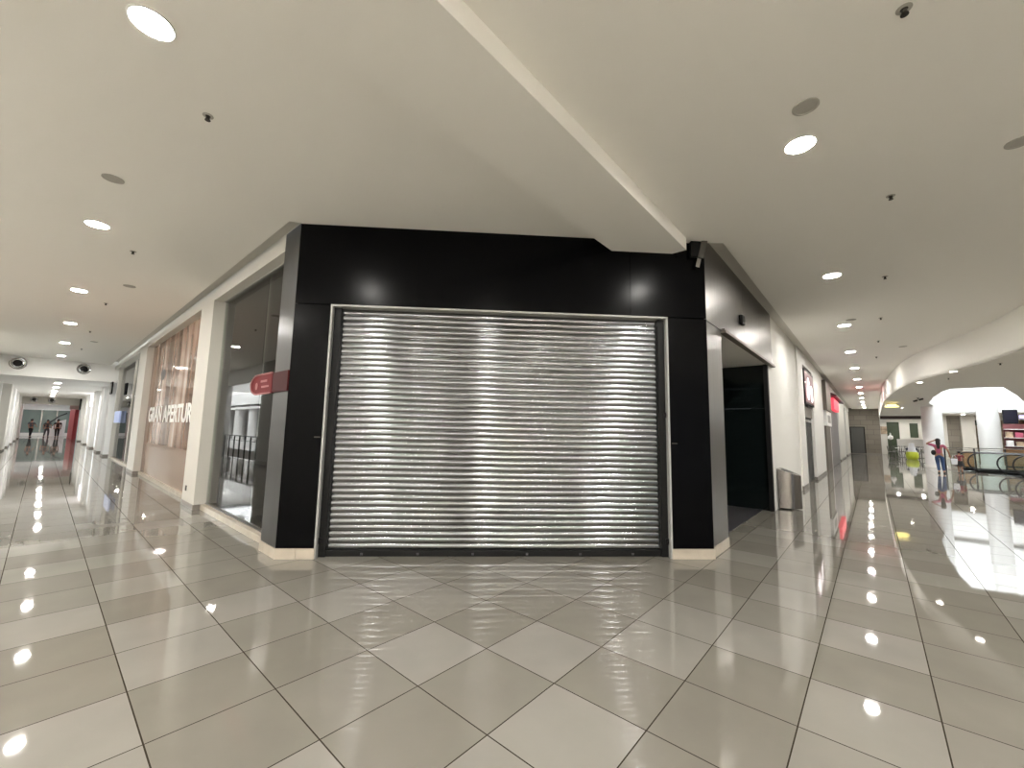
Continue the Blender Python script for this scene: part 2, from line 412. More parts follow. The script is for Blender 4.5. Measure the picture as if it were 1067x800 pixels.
fme = bpy.data.meshes.new_from_object(fo.evaluated_get(bpy.context.evaluated_depsgraph_get())); bpy.data.objects.remove(fo)
xs = [v.co.x for v in fme.vertices]; zs = [v.co.y for v in fme.vertices]; wx = max(xs)-min(xs); hz = max(zs)-min(zs)
for v in fme.vertices:
    x, y, z = v.co; v.co = (-2.95+(x-min(xs))/wx*6.05, -.008-z, 1.6+(y-min(zs))/hz*.45)
fme.materials.clear(); fme.materials.append(M['letter'])
lo = bpy.data.objects.new('lettering', fme); COL.objects.link(lo); lo.parent = psheet
W('wall_poster_backing', 'greywall', (-16.4, -7.3, 2.2, 2.25, 0, H))
# third window with a lit shop behind
w3 = setting('window_3')
part('pane', 'clear', (-23.4, -16.4, 1.72, 1.73, .06, 3.99), parent=w3)
part('mullion', 'cream', (-19.0, -18.9, 1.68, 1.75, .0, 3.99), (-23.4, -23.25, 1.6, 1.75, 0, 3.99), parent=w3)
part('bottom_channel', 'marble', (-23.4, -16.4, 1.65, 1.78, 0, .06), parent=w3)
W('wall_shop_bright', 'bright', (-23.6, -16.3, 4.2, 4.25, 0, H), (-16.45, -16.35, 2.2, 4.2, 0, H), (-23.65, -23.55, 1.8, 4.2, 0, H))
W('floor_shop', 'marble', (-23.6, -16.4, 1.75, 4.2, -.05, .001))
sm = thing('dress_form', 'dark dress form standing behind the third shop window of the left corridor', 'mannequin', (-19.8, 2.15, 0))
MB().lathe([(.0, 0), (.17, 0), (.17, .02), (.02, .04), (.02, .8), (.05, .82), (.15, .86), (.18, 1.0), (.13, 1.2), (.19, 1.42), (.15, 1.53), (.05, 1.58), (.04, 1.66), (0, 1.68)], 18).build('body', 'blackcloth', sm, smooth=True)
MB().lathe([(.24, 0), (.24, .015), (0, .02)], 18).build('base', 'chrome', sm)

# pill sign at the window edge
ps = thing('pill_sign', 'red pill-shaped sign between the first shop window and the black pier', 'sign', (-3.245, 1.47, 2.14))
b = MB(); pts = [(-1.32+.135-.135*sin(pi*t/10), .135*cos(pi*t/10)*-1) for t in range(11)]
pl = [(-.5, -.135)] + [(-1.05-.27*sin(pi*t/12), -.135*cos(pi*t/12)) for t in range(13)] + [(-.5, .135)]
b.prism(pl, .0, .03, 'y'); pf = b.build('face_panel', 'red', ps)
rim = [( x, -.002, z) for x, z in pl]
MB().tube(rim, .012, 6).build('rim', 'palered', pf, smooth=True)
part('dark_band', 'darkred', (-.5, .012, .004, .024, -.13, .13), parent=ps)  # darker red stretch of the sign across the steel
part('lettering', 'palered', (-.92, -.68, -.004, .0, .025, .055), (-.88, -.60, -.004, .0, -.05, -.025), parent=pf)
MB().lathe([(.05, 0), (.05, .004), (0, .004)], 16, (-1.08, -.001, -.02), Matrix.Rotation(pi/2, 3, 'X')).build('logo', 'palered', pf)

# ------------------------------------------------------------------ right: steel lift-style entrance
XR = .575
W('wall_right_steel', 'steel', (XR-.3, XR, 5.335, 6.09, .13, 3.12), (XR-.3, XR+.012, 5.335, 7.55, 3.12, 4.32), (XR-.3, XR+.012, 7.555, 8.9, 3.12, 4.32), (XR-.3, XR+.012, 8.905, 10.2, 3.12, 4.32))
W('trim_2', 'marble', (XR-.3, XR+.01, 5.33, 6.1, 0, .13))
W('trim_3', 'brownpanel', (XR-.02, XR+.07, 6.09, 10.22, 3.085, 3.115), (XR-.02, XR+.05, 6.09, 10.22, 3.13, 3.15))
d1 = setting('door_1')
part('dark_side_panel', 'smoke', (-.9, XR-.02, 9.78, 9.84, 0, 2.15), (-.9, XR-.02, 9.78, 9.84, 2.152, 2.6), (-.9, XR-.02, 9.78, 9.84, 2.602, 3.1), parent=d1)
part('leaf', 'smoke', (-.85, -.8, 6.1, 7.95, 0, 3.1), (-.85, -.8, 7.96, 9.8, 0, 3.1), parent=d1)
part('side_lining', 'black', (-.9, XR-.01, 6.08, 6.1, 0, 3.1), parent=d1)
part('edge_post', 'blackmetal', (XR-.09, XR-.005, 9.7, 9.8, 0, 3.1), parent=d1)
W('ceiling_entrance', 'ceil', (-.9, XR-.021, 6.1, 9.8, 3.1, 3.14))
W('floor_entrance', 'mat_floor', (-.9, XR-.22, 6.1, 9.78, -.05, .004))
msn = thing('motion_sensor', 'small black square sensor box on the steel header above the right entrance', 'sensor', (XR+.012, 7.3, 3.46))
mh = part('housing', 'blackmetal', (0, .06, -.09, .09, 0, .16), parent=msn, bevel=.01)
part('lens', 'smoke', (.06, .066, -.06, .06, .04, .12), parent=mh)
# loose strap at the corner
st = thing('corner_bracket', 'loose silver metal strap hanging at the corner where beam and black front meet', 'bracket', (.535, 5.20, 3.86), pi/4)
part('black_box', 'blackmetal', (-.09, .06, -.02, .04, .12, .335), parent=st)
MB().box(-.028, .028, -.012, .0, -.03, .21).xf(Matrix.Rotation(R(14), 4, 'Y')).build('lower_strap', 'chrome', st, bevel=.003)
MB().box(-.04, .04, -.035, -.018, 0, .26).xf(Matrix.Translation((.035, 0, .1)) @ Matrix.Rotation(R(14), 4, 'Y')).build('upper_strap', 'steel', st, bevel=.003)
# slot above right shops
W('ceiling_slot', 'cream', (.3, .84, 5.3, 50.6, 4.30, 4.36))
W('wall_right', 'white', (.2, XR-.01, 9.84, 15.4, 0, 4.32), (.2, XR+.03, 14.3, 15.5, 0, 4.32))
W('wall_right_shops', 'white', (.15, XR+.02, 15.5, 18.2, 3.9, 4.32), (.15, XR+.02, 18.2, 22.3, 0, 4.32), (.15, XR-.02, 22.3, 50.6, 3.95, 4.32))
W('baseboard_right', 'baseboard', (.2, XR+.04, 14.29, 15.51, 0, .12), (.2, XR+.035, 18.19, 22.31, 0, .1))
# bin
bn = thing('trash_bin', 'brushed steel slant-top bin against the white right wall', 'bin', (XR+.005, 10.15, 0))
b = MB()
n = 12; outl = [(0, 0)] + [(.36*sin(pi/2*k/n)**.8 if k else .0, 0) for k in range(0)]
foot = [(.40*cos(pi*t/14-pi/2)**.8 if 0 < t < 14 else 0, .26+.26*sin(pi*t/14-pi/2)) for t in range(15)]
vs0 = [b.b.verts.new((x, y, .03)) for x, y in foot]; vs1 = [b.b.verts.new((x, y, .86-.36*x)) for x, y in foot]
b.b.faces.new(vs0[::-1])
for i in range(len(foot)):
    j = (i+1) % len(foot); b.b.faces.new([vs0[i], vs0[j], vs1[j], vs1[i]])
b.b.faces.new(vs1)
b.build('shell', 'binsteel', bn, smooth=True)
part('base', 'blackmetal', (.0, .22, .09, .43, 0, .03), parent=bn)
b = MB(); b.quad((.05, .12, .847), (.26, .14, .772), (.26, .38, .772), (.05, .40, .847)); b.build('opening_flap', 'blackmetal', bn)
# lightbox picture above the shop doorway
lb = thing('lightbox_sign', 'dark lightbox sign with white figures above the first right-hand doorway', 'sign', (XR-.02, 15.6, 2.62))
part('frame', 'blackmetal', (0, .08, 0, 2.6, 0, 1.15), parent=lb, bevel=.01)
lp = part('picture', 'picture', (.08, .086, .08, 2.5, .07, 1.08), parent=lb)
b = MB(); b.ball((.09, .95, .78), .006, .26, .14).ball((.09, .85, .45), .006, .34, .3).ball((.09, 1.7, .55), .006, .42, .15).ball((.09, 1.85, .3), .006, .3, .17)
b.build('white_figure', 'picturewhite', lp, smooth=True)
d2 = setting('door_2')
part('opening', 'darkshop', (.40, .44, 15.5, 18.2, 0, 3.9), parent=d2)
part('transom', 'brownpanel', (.44, .55, 15.5, 18.2, 2.2, 2.55), parent=d2)
part('door_frame', 'chrome', (.44, .52, 15.5, 15.6, 0, 2.2), (.44, .52, 18.1, 18.2, 0, 2.2), (.44, .5, 15.6, 18.1, 2.05, 2.15), (.44, .48, 16.8, 16.9, 0, 2.05), parent=d2)
part('leaf', 'darkshop', (.445, .46, 15.6, 16.8, .05, 2.05), (.445, .46, 16.9, 18.1, .05, 2.05), parent=d2)
# taupe shopfront with white panel
tp = thing('shop_sign_panel', 'taupe hanging sign panel over a white box on the right wall', 'sign', (XR, 22.5, 0))
part('taupe_panel', 'brownpanel', (-.3, .15, 0, 2.6, 2.75, 4.1), parent=tp)
part('white_box', 'white', (-.3, .1, .3, 3.0, 2.05, 2.74), parent=tp, bevel=.01)
part('grey_plaque', 'greywall', (.1, .105, .9, 2.4, 2.2, 2.55), parent=tp)
part('stem', 'brownpanel', (-.3, .04, .5, 2.9, 0, 2.05), parent=tp)
ct = thing('shop_canopy', 'dark red canopy with glowing red sign over the far right shop', 'canopy', (XR, 26.1, 0))
b = MB(); b.prism([(-.2, 3.75), (.32, 3.62), (.32, 3.70), (-.2, 4.02)], 0, 7.0, 'y'); b.build('roof', 'canopy', ct)
part('red_sign', 'redlit', (.0, .18, .5, 4.5, 3.0, 3.58), parent=ct)
part('grey_panel', mat('grey_panel', (.20, .19, .20), .4), (-.3, -.02, 0, 6.8, 0, 3.6), parent=ct)
part('wall_strip', 'white', (-.3, .02, -.45, -.05, 0, 2.0), parent=ct)
pilaster('pillar', .2, XR-.02, 34.0, 41, 3.95, 'cream')
pilaster('pillar', .2, XR-.05, 44, 50, 3.95, 'cream')
# far wall of the right corridor
W('wall_far_right', 'stone', (.2, 2.72, 50.5, 50.8, 0, 4.3))
d3 = setting('door_3'); part('rolling_door', 'greyshutter', (.62, 1.55, 50.44, 50.5, .04, 2.45), parent=d3)
part('frame', 'blackmetal', (.54, .62, 50.42, 50.5, .04, 2.5), (1.55, 1.63, 50.42, 50.5, .04, 2.5), (.54, 1.63, 50.42, 50.5, 2.45, 2.52), parent=d3)
W('baseboard_far', 'baseboard', (.2, 2.72, 50.46, 50.5, 0, .12))
W('wall_far_header', mat('dark_header', (.035, .02, .018), .6), (2.72, 5.9, 46.0, 46.25, 3.1, 3.42))
W('wall_far_shop', 'cream', (2.7, 6.4, 52.0, 52.2, 0, 4.2))
W('ceiling_far_shop', 'ceil', (2.7, 16.4, 46.0, 52.2, 3.42, 3.48))
for i, (xa, xb, za, zb) in enumerate([(3.2, 4.05, .002, 3.0), (4.75, 5.3, 1.6, 2.9), (5.75, 6.2, .002, 2.95)]):
    o = MB().box(0, xb-xa, 0, .05, 0, zb-za).build('display_panel', 'shopgreen', loc=(xa, 51.945, za))
    tag(o, ['tall dark green panel beside the stone wall at the far shop', 'small dark green panel in the middle of the far white shop wall', 'dark green panel at the far shop near the first white column'][i], 'panel', 'dark panels in the far shop')
o = MB().box(0, .45, 0, .05, 0, .7).build('menu_board', 'beigegoods', loc=(2.75, 51.945, 1.9)); tag(o, 'small reddish board on the far shop wall beside the stone cladding', 'board')

# ------------------------------------------------------------------ atrium side: columns, back wall, shops
def column(x, y, r, z1, lab):
    c = setting('column', (x, y, 0))
    MB().lathe([(r, .12), (r, z1)], 36).build('shaft', 'bright', c, smooth=True)
    MB().lathe([(r+.03, 0), (r+.03, .12), (r, .125)], 36).build('base_ring', 'white', c, smooth=True)
    c['label'] = lab
column(4.72, 32.3, .42, 8.9, 'white round column behind the walking woman')
column(7.25, 35.6, .44, 8.9, 'white round column behind the walkway')
column(10.6, 33.0, .44, 3.4, 'white round column further along the atrium')
W('wall_atrium_back', 'cream', (5.9, 16.4, 46.0, 46.3, 3.0, 3.42), (7.28, 8.0, 45.6, 46.1, 0, 3.4), (8.55, 9.25, 45.6, 46.1, 0, 3.4), (5.9, 6.55, 45.8, 46.1, 0, 3.4))
W('wall_atrium_stone', 'stone', (6.55, 7.28, 45.9, 46.1, 0, 3.4))
W('wall_atrium_shops', 'beigegoods', (8.0, 16.4, 47.5, 47.6, 0, 3.4))
W('wall_east', 'white', (16.2, 16.4, .5, 52, 0, 3.4))
o = MB().box(0, .55, 0, .2, 0, .69).build('display_panel', 'shopgreen', loc=(8.0, 47.29, 2.65)); tag(o, 'dark green panel above the narrow shop between pillar and second column', 'panel', 'dark panels in the far shop')
gr = thing('goods_shelf', 'shelf of reddish goods behind the walkway handrails', 'shelf', (9.3, 45.0, 0))
part('back_board', mat('maroon_board', (.16, .05, .06), .6), (0, 1.9, .35, .4, 0, 2.7), parent=gr)
for z in (.5, 1.1, 1.7, 2.3): part('shelf', 'whitecloth', (0, 1.9, 0, .36, z, z+.04), parent=gr)
gi = 0
for z in (.54, 1.14, 1.74):
    for k in range(4):
        gi += 1
        o = MB().box(0, .34, -.1, .12, 0, random.uniform(.28, .46)).build('goods_box', ['mesh', 'whitecloth', 'beigegoods', 'pink'][(k+gi//4) % 4], bevel=.01, loc=(9.34+k*.46, 45.13, z+.002))
        tag(o, 'small boxed goods on the reddish shelf behind the walkway', 'box', 'boxed goods on the shelf behind the walkway')
hs = thing('hanging_screen', 'dark blue hanging screen to the right of the second white column', 'screen', (8.2, 38.0, 2.72))
part('casing', 'blackmetal', (0, .6, 0, .12, 0, .84), parent=hs, bevel=.01); part('display', 'screen', (.03, .57, -.005, 0, .03, .81), parent=hs)
for hx in (.1, .48): part('hanger', 'chrome', (hx, hx+.02, .05, .07, .84, .88), parent=hs)
hs.location.z = 2.55
o = MB().box(0, .62, 0, .06, 0, .2).build('lilac_sign', 'lilac', loc=(8.88, 38.2, 2.86)); tag(o, 'small lilac lit sign beside the dark hanging screen', 'sign')
k1 = thing('kiosk_counter', 'orange-brown wooden kiosk counter right of the second white column', 'counter', (7.95, 37.2, 0))
part('body', 'brownwood', (0, 1.6, 0, .7, .05, 1.0), parent=k1); part('top', 'beigegoods', (-.03, 1.63, -.03, .73, 1.0, 1.05), parent=k1); part('toe_kick', 'blackmetal', (.03, 1.57, .03, .67, 0, .05), parent=k1)
k2 = thing('kiosk_counter', 'brown wooden kiosk box seen through the first walkway balustrade', 'counter', (5.95, 33.6, 0))
part('body', 'brownwood', (0, .45, 0, .5, .05, .85), parent=k2); part('top', 'beigegoods', (-.02, .47, -.02, .52, .85, .9), parent=k2); part('toe_kick', 'blackmetal', (.02, .43, .02, .48, 0, .05), parent=k2)
# glass railing in front of the void
rl = thing('glass_railing', 'glass guard railing with grey posts behind the moving walkways', 'railing', (5.0, 31.2, 0), R(22))
L = 3.6
for i in range(4):
    xx = i*L/3; part('post', 'darksteel', (xx-.025, xx+.025, -.025, .025, 0, 1.1), parent=rl)
    if i < 3: part('glass_panel', 'clear', (xx+.03, xx+L/3-.03, -.006, .006, .12, .98), parent=rl)
part('top_rail', 'chrome', (-.03, L+.03, -.035, .035, 1.08, 1.12), parent=rl); part('mid_rail', 'darksteel', (0, L, -.012, .012, .99, 1.01), parent=rl)
# moving walkways
def walkway(loc, rz, lab):
    t = thing('moving_walkway', lab, 'walkway', loc, rz, 'moving walkways by the atrium')
    Lw = 6.0
    for y in (-.55, .55):
        MB().tube([(x, y, z) for x, z in [(.45+.45*cos(a), .5+.42*sin(a)) for a in [pi*1.5-pi*k/12 for k in range(13)]]] + [(Lw, y, .92)] + [(Lw+.3, y, .85), (Lw+.4, y, .5), (Lw+.3, y, .15), (Lw, y, .08)], .032, 8).build('handrail', 'rubber', t, smooth=True)
        b = MB(); b.prism([(.45, .12)] + [(.45+.40*cos(a), .5+.38*sin(a)) for a in [pi*1.5-pi*k/12 for k in range(13)]] + [(Lw, .88), (Lw, .12)], y-.006, y+.006, 'y'); b.build('glass_balustrade', 'clear', t)
        part('skirt', 'blackmetal', (-.05+.3, Lw+.2, y-.09, y+.09, 0, .14), parent=t)
    part('tread_belt', 'darksteel', (.0, Lw, -.46, .46, .0, .035), parent=t); part('comb_plate', 'chrome', (-.35, .05, -.5, .5, 0, .02), parent=t)
    return t
walkway((5.42, 29.55, 0), .26, 'moving walkway with black handrail loop beside the small child')
walkway((6.45, 27.35, 0), .26, 'moving walkway with two black handrail loops at the right edge of the frame')

# ride-on toy, cafe furniture, lamp
rd = thing('kiddie_ride', 'lime green round base with white top on the far floor left of the woman', 'ride', (4.28, 42.0, 0))
MB().lathe([(.0, 0), (.28, 0), (.33, .06), (.36, .28), (.33, .50), (.27, .56), (0, .56)], 24).build('base', 'lime', rd, smooth=True)
MB().lathe([(.25, .56), (.25, .66), (.20, .88), (.14, 1.05), (.16, 1.15), (0, 1.2)], 20).build('white_top', 'whitecloth', rd, smooth=True)
for gx in (-.22, .22): MB().ball((gx, 0, .74), .12, .1, .1).build('side_grip', 'screen', rd, smooth=True)
ch = thing('cafe_chair', 'grey metal cafe chair in the far seating area', 'chair', (3.3, 43.7, 0), .4, 'cafe chairs in the far seating area')
part('seat', 'chair', (-.22, .22, -.22, .22, .44, .47), parent=ch, bevel=.01)
for sx in (-1, 1):
    for sy in (-1, 1): MB().tube([(sx*.19, sy*.19, .45), (sx*.25, sy*.25, 0)], .016, 6).build('leg', 'chair', ch)
b = MB(); b.tube([(-.2, .2, .46), (-.21, .27, .88), (.21, .27, .88), (.2, .2, .46)], .016, 6)
for x in (-.1, 0, .1): b.tube([(x, .21, .47), (x, .27, .88)], .011, 6)
b.build('backrest', 'chair', ch)
spots = [(3.9, 44.2, 3.14), (3.25, 45.1, 1.57), (3.9, 46.3, 0), (4.55, 45.6, -1.2), (5.0, 43.9, 3.0), (5.75, 44.6, -1.57), (5.1, 47.0, .2), (4.4, 47.3, .4), (3.6, 47.6, 0)]
for x, y, rz in spots: dup(ch, (x, y, 0), rz)
ct_ = thing('cafe_table', 'white-topped cafe table in the far seating area', 'table', (3.85, 45.25, 0), 0, 'cafe tables in the far seating area')
MB().lathe([(0, .72), (.38, .72), (.38, .75), (0, .75)], 24).build('top', 'bright', ct_); MB().lathe([(.22, 0), (.22, .02), (.03, .04), (.03, .72)], 16).build('pedestal', 'chair', ct_)
dup(ct_, (4.95, 44.75, 0))
lw = MB().box(0, 2.5, 0, .12, 0, 1.45).build('low_partition', 'white', loc=(3.75, 49.2, 0)); tag(lw, 'low white partition behind the far cafe chairs', 'partition')
lt = thing('white_lantern', 'white lantern on a thin stand beside the stone wall far away', 'lamp', (3.2, 43.0, 0))
MB().lathe([(.16, 0), (.16, .02), (.018, .05), (.012, 1.35), (.05, 1.4)], 14).build('stand', 'nozzle', lt, smooth=True)
MB().lathe([(.05, 1.4), (.16, 1.48), (.16, 1.66), (.05, 1.76), (.04, 1.9), (.0, 1.95)], 16).build('shade', 'bright', lt, smooth=True)
yl = thing('ring_lamp', 'yellow glowing ring lamp hanging under the far soffit', 'lamp', (3.0, 27.9, 3.14))
for rr_, zz in ((.24, 0), (.16, .08)):
    MB().tube([(rr_*cos(2*pi*k/24), rr_*sin(2*pi*k/24), zz) for k in range(24)], .035, 8, True).build('ring', 'yellow', yl, smooth=True)
MB().tube([(0, .2, .08), (0, 0, .21)], .006, 5).tube([(0, -.2, .08), (0, 0, .21)], .006, 5).build('cord', 'blackmetal', yl)

# ------------------------------------------------------------------ ceiling fittings
def downlight(loc, lab, group, lens='lamp'):
    t = thing('recessed_downlight', lab, 'downlight', loc, 0, group)
    MB().lathe([(.111, 0), (.111, -.006), (.119, -.009), (.127, -.005), (.128, 0)], 28).build('trim_ring', 'ring', t, smooth=True)
    MB().lathe([(.110, -.004), (.0, -.0041)], 20).build('lens', lens, t)
    return t
ORD = ['nearest', 'second', 'third', 'fourth', 'fifth', 'sixth', 'seventh', 'eighth', 'ninth', 'tenth', 'eleventh', 'twelfth']
G1, G2 = 'recessed downlights of the left corridor', 'recessed downlights of the right corridor'
d0 = downlight((-1.22, -.26, H), 'large round downlight of the left ceiling row, nearest the viewer', G1)
for k in range(1, 6):
    dup(d0, (-1.22-4.22*k, -.26+.008*k, H), None, f'{ORD[k]} recessed downlight from the viewer in the left ceiling row', G1)
for k in range(0, 12):
    n = ORD[k]
    dup(d0, (1.86-.012*k, 3.80+4.02*k, H), None, (f'{n} recessed downlight from the viewer in the right ceiling row' if k else 'round downlight of the right ceiling row, nearest the viewer, beside a speaker'), G2)
GB = 'unseen, mostly added downlights over the junction behind the viewer'  # lamps added to brighten the ceiling; the first is inferred from the shutter bands
for x, y in [(2.0, -.25), (5.2, -1.0), (5.4, -3.4), (2.0, -3.4), (-1.5, -3.4), (-5.5, -3.4), (-9.5, -3.4), (5.0, 2.6), (7.2, -3.4), (-3.5, -3.4), (-7.5, -3.4), (-11.4, -3.4), (3.7, -4.4), (6.4, -4.4), (8.4, -4.4), (8.4, -2.2), (6.6, -1.6), (7.0, .4), (5.6, .9), (-2.6, -4.4), (-5.0, -4.4), (.8, -4.4)]:
    dup(d0, (x, y, H), None, 'unseen downlight over the junction behind the viewer', GB)
for k, x in enumerate([-27.5, -31.5, -35.5, -39.5, -43.5]):
    dup(d0, (x, -.15, 3.41), None, f'{ORD[k]} downlight in the low white ceiling beyond the left bulkhead', 'downlights beyond the left bulkhead')
sl = downlight((4.75, 12.4, 3.35), 'small downlight in the soffit at the right edge of the frame', 'soffit downlights', 'lampdim')
for p, l in [((3.9, 15.3, 3.35), 'soffit downlight above the walkway side near a sprinkler'), ((3.42, 17.9, 3.35), 'soffit downlight beside the curved bulkhead'), ((3.61, 33.4, 3.35), 'far soffit downlight above the cafe seating')]:
    dup(sl, p, None, l).scale = (.7, .7, 1)
for x, y in [(8, 14), (11, 20), (12, 28), (12, 36), (8, 8), (12, 12), (11, 43), (6.2, 11), (6.4, 15.5), (7.5, 19), (6.2, 7.5), (9.5, 11), (9, 24), (8.2, 27), (5.2, 44.0), (7.2, 43.5), (9.5, 44)]:  # bright lamps added to lift the soffit and the right hall
    dup(d0, (x, y, 3.35), None, 'added fill downlight in the soffit outside the atrium opening', 'added outer soffit downlights')
# shop lamps
for i, (x, y, z) in enumerate([(-18, 2.9, H), (-21.5, 2.9, H)]):
    dup(d0, (x, y, z), None, ['downlight inside the lit shop behind the third window, near end', 'downlight inside the lit shop behind the third window, far end'][i], 'shop downlights')
for x in (3.6, 5.2): dup(d0, (x, 50.4, 3.42), None, 'downlight inside the far white shop', 'far shop downlights')
W('ceiling_shop', 'white', (-23.6, -16.3, 1.75, 4.25, H, H+.05))

def sprinkler(loc, lab):
    t = thing('ceiling_sprinkler', lab, 'sprinkler', loc, 0, 'ceiling sprinklers')
    MB().lathe([(.022, -.003), (.014, -.010), (.014, -.035), (.021, -.038), (.021, -.043), (0, -.045)], 14).build('body', 'nozzle', t, smooth=True)
    MB().lathe([(.040, 0), (.040, -.003), (.02, -.005)], 16).build('rosette', 'grille', t, smooth=True)
    return t
s0 = sprinkler((-1.92, .2, H), 'dark sprinkler in the left ceiling nearest the viewer')
for p, l in [((-6.22, .19, H), 'sprinkler beside the second downlight of the left row'), ((-10.46, .2, H), 'sprinkler beyond the third downlight of the left row'), ((-14.81, .19, H), 'sprinkler level with the fourth downlight of the left row'), ((-19.2, .21, H), 'sprinkler level with the fifth downlight of the left row'),
             ((2.5, 2.76, H), 'sprinkler at the top edge of the right ceiling'), ((2.5, 5.38, H), 'sprinkler right of the nearest right-row downlight'), ((2.5, 8.39, H), 'sprinkler right of the second right-row downlight'), ((2.48, 11.49, H), 'sprinkler right of the third right-row downlight'), ((2.46, 14.37, H), 'sprinkler right of the fourth right-row downlight'), ((2.43, 17.35, H), 'sprinkler right of the fifth right-row downlight'),
             ((4.53, 14.1, 3.35), 'sprinkler in the soffit right of the bulkhead'), ((3.97, 17.0, 3.35), 'sprinkler in the soffit before the atrium opening')]:
    dup(s0, p, None, l)
def speaker(loc, lab):
    t = thing('ceiling_speaker', lab, 'speaker', loc, 0, 'round ceiling speakers')
    MB().lathe([(.092, 0), (.092, -.007), (.078, -.010), (.075, -.005)], 26).build('rim', 'grille', t, smooth=True)
    MB().lathe([(.077, -.005), (.04, -.009), (0, -.0095)], 26).build('grille', 'grille', t, smooth=True)
    return t
p0 = speaker((-3.83, -.23, H), 'round grey speaker between the first two left downlights')
for p, l in [((-8.46, .38, H), 'round grey speaker near the second sprinkler of the left ceiling'), ((-16.97, .4, H), 'small far grey speaker in the left ceiling'), ((1.95, 3.3, H), 'round grey speaker just before the nearest right downlight'), ((3.33, 4.97, H), 'round grey speaker at the right edge of the frame'), ((1.98, 11.31, H), 'flat grey speaker before the third right downlight'), ((3.0, 15.7, H), 'flat grey speaker close to the curved bulkhead')]:
    dup(p0, p, None, l)
cc = thing('security_camera', 'two-barrel dark camera under the soffit left of the atrium opening', 'camera', (3.80, 25.1, 3.35)); cc.scale = (.7, .7, .7)
MB().lathe([(.06, 0), (.06, -.03), (.02, -.04), (.02, -.1)], 12).build('mount', 'nozzle', cc, smooth=True)
for dx in (-.14, .14):
    MB().box(dx-.11, dx+.11, -.05, .05, -.05, .05).xf(Matrix.Translation((0, 0, -.14)) @ Matrix.Rotation(R(-18), 4, 'Y')).build('barrel', 'nozzle', cc, bevel=.02)

# ------------------------------------------------------------------ left corridor beyond the bulkhead
W('wall_bulkhead_left', 'white', (-24.4, -24.05, -4.0, 1.76, 3.40, 4.40))
def jet(loc, s, lab, g):
    t = thing('jet_diffuser', lab, 'air diffuser', loc, 0, g)
    Q = Matrix.Rotation(pi/2, 3, 'Y')
    MB().lathe([(.30*s, 0), (.31*s, .03), (.27*s, .06), (.22*s, .05)], 28, (0, 0, 0), Q).build('rim', 'chrome', t, smooth=True)
    MB().lathe([(.25*s, .02), (.20*s, .10), (.12*s, .12), (.10*s, .05)], 28, (0, 0, 0), Q).build('nozzle', 'chrome', t, smooth=True)
    MB().lathe([(.17*s, .121), (.05*s, .135), (0, .136)], 24, (0, 0, 0), Q).build('mouth', 'blackmetal', t, smooth=True)
    return t
jet((-24.05, -1.36, 3.90), .80, 'round jet diffuser on the left bulkhead, nearer the frame edge', 'jet diffusers on the near bulkhead')
jet((-24.05, .52, 3.90), .74, 'round jet diffuser on the left bulkhead beside the shop windows', 'jet diffusers on the near bulkhead')
W('ceiling.002', 'white', (-47, -24.4, -2.4, 1.7, 3.41, 3.47), (-70, -47.2, -2.4, 1.7, 3.25, 3.3))
W('wall_bulkhead_far', 'cream', (-47.2, -46.9, -2.4, 1.7, 2.86, 3.5))
jet((-46.9, -1.05, 3.2), .7, 'small dark jet diffuser on the far left bulkhead, left one', 'jet diffusers on the far bulkhead')
jet((-46.9, -.12, 3.2), .7, 'small dark jet diffuser on the far left bulkhead, right one', 'jet diffusers on the far bulkhead')
W('wall_left_far', 'white', (-56, -30.2, -2.45, -1.95, 0, 3.45))
for i, x in enumerate([-31.5, -36, -41, -47, -53]): pilaster('pillar', x-.9, x+.9, -1.95, -1.65, 3.41, 'bright' if i else 'cream')
W('wall_right_far', 'white', (-50, -24.4, 1.75, 2.0, 0, 3.45))
for i, (xa, xb) in enumerate([(-25.6, -24.4), (-29.2, -27.6), (-34.5, -32.5), (-40.5, -38.5), (-47, -45)]): pilaster('pillar', xa, xb, 1.5, 1.8, 3.41, 'bright')
for i, (xa, xb) in enumerate([(-27.4, -25.8), (-32.2, -29.5), (-38, -35)]):
    w = setting('window_%d' % (4+i)); part('frame', 'bright', (xa-.1, xb+.1, 1.66, 1.75, .02, 3.3), parent=w)
    part('lit_pane', mat('lit_pane', (.75, .8, .82), .2, emit=(.9, .96, 1), es=.5), (xa+.1, xb-.1, 1.64, 1.66, .15, 3.1), parent=w)
o = MB().box(-.35, .35, 0, .05, 0, .55).build('wall_sign_dark', 'blackmetal', loc=(-24.0, 1.45, 2.85))
o.name = 'projecting_sign'; tag(o, 'dark framed sign projecting just beyond the third shop window', 'sign')
MB().box(-.2, .2, -.004, 0, .08, .47).build('sign_face', 'greywall', o)
o = MB().box(-.9, .9, 0, .05, 0, .5).build('blue_sign', 'bluegl', loc=(-22.3, 1.62, 1.55)); tag(o, 'pale blue glowing sticker sign on the third shop window frame', 'sign')
o = MB().box(-1.2, 1.2, 0, .05, 0, .8).build('lit_sign', 'picturewhite', loc=(-36.5, 1.55, 2.6)); tag(o, 'white lit sign on the far left-corridor shops', 'sign')
o = MB().box(-.5, .5, 0, .06, 0, .9).build('banner_sign', 'blackmetal', loc=(-46.5, 1.42, 2.5)); tag(o, 'narrow black banner before the red panel in the left corridor', 'sign')
W('wall_red', 'redpanel', (-60, -50.2, 1.35, 1.6, 0, 3.2))
W('wall_red_header', mat('pink_header', (.62, .42, .40), .6), (-50.2, -49.9, 1.0, 1.8, 2.6, 3.45))
W('wall_end_left', 'white', (-64.3, -64.0, -3, 2, 2.7, 3.3), (-64.3, -64.0, -3, 2, 0, .3))
we = setting('window_7'); part('pane', 'greenglass', (-64.1, -64.05, -3, 2, .3, 2.7), parent=we)
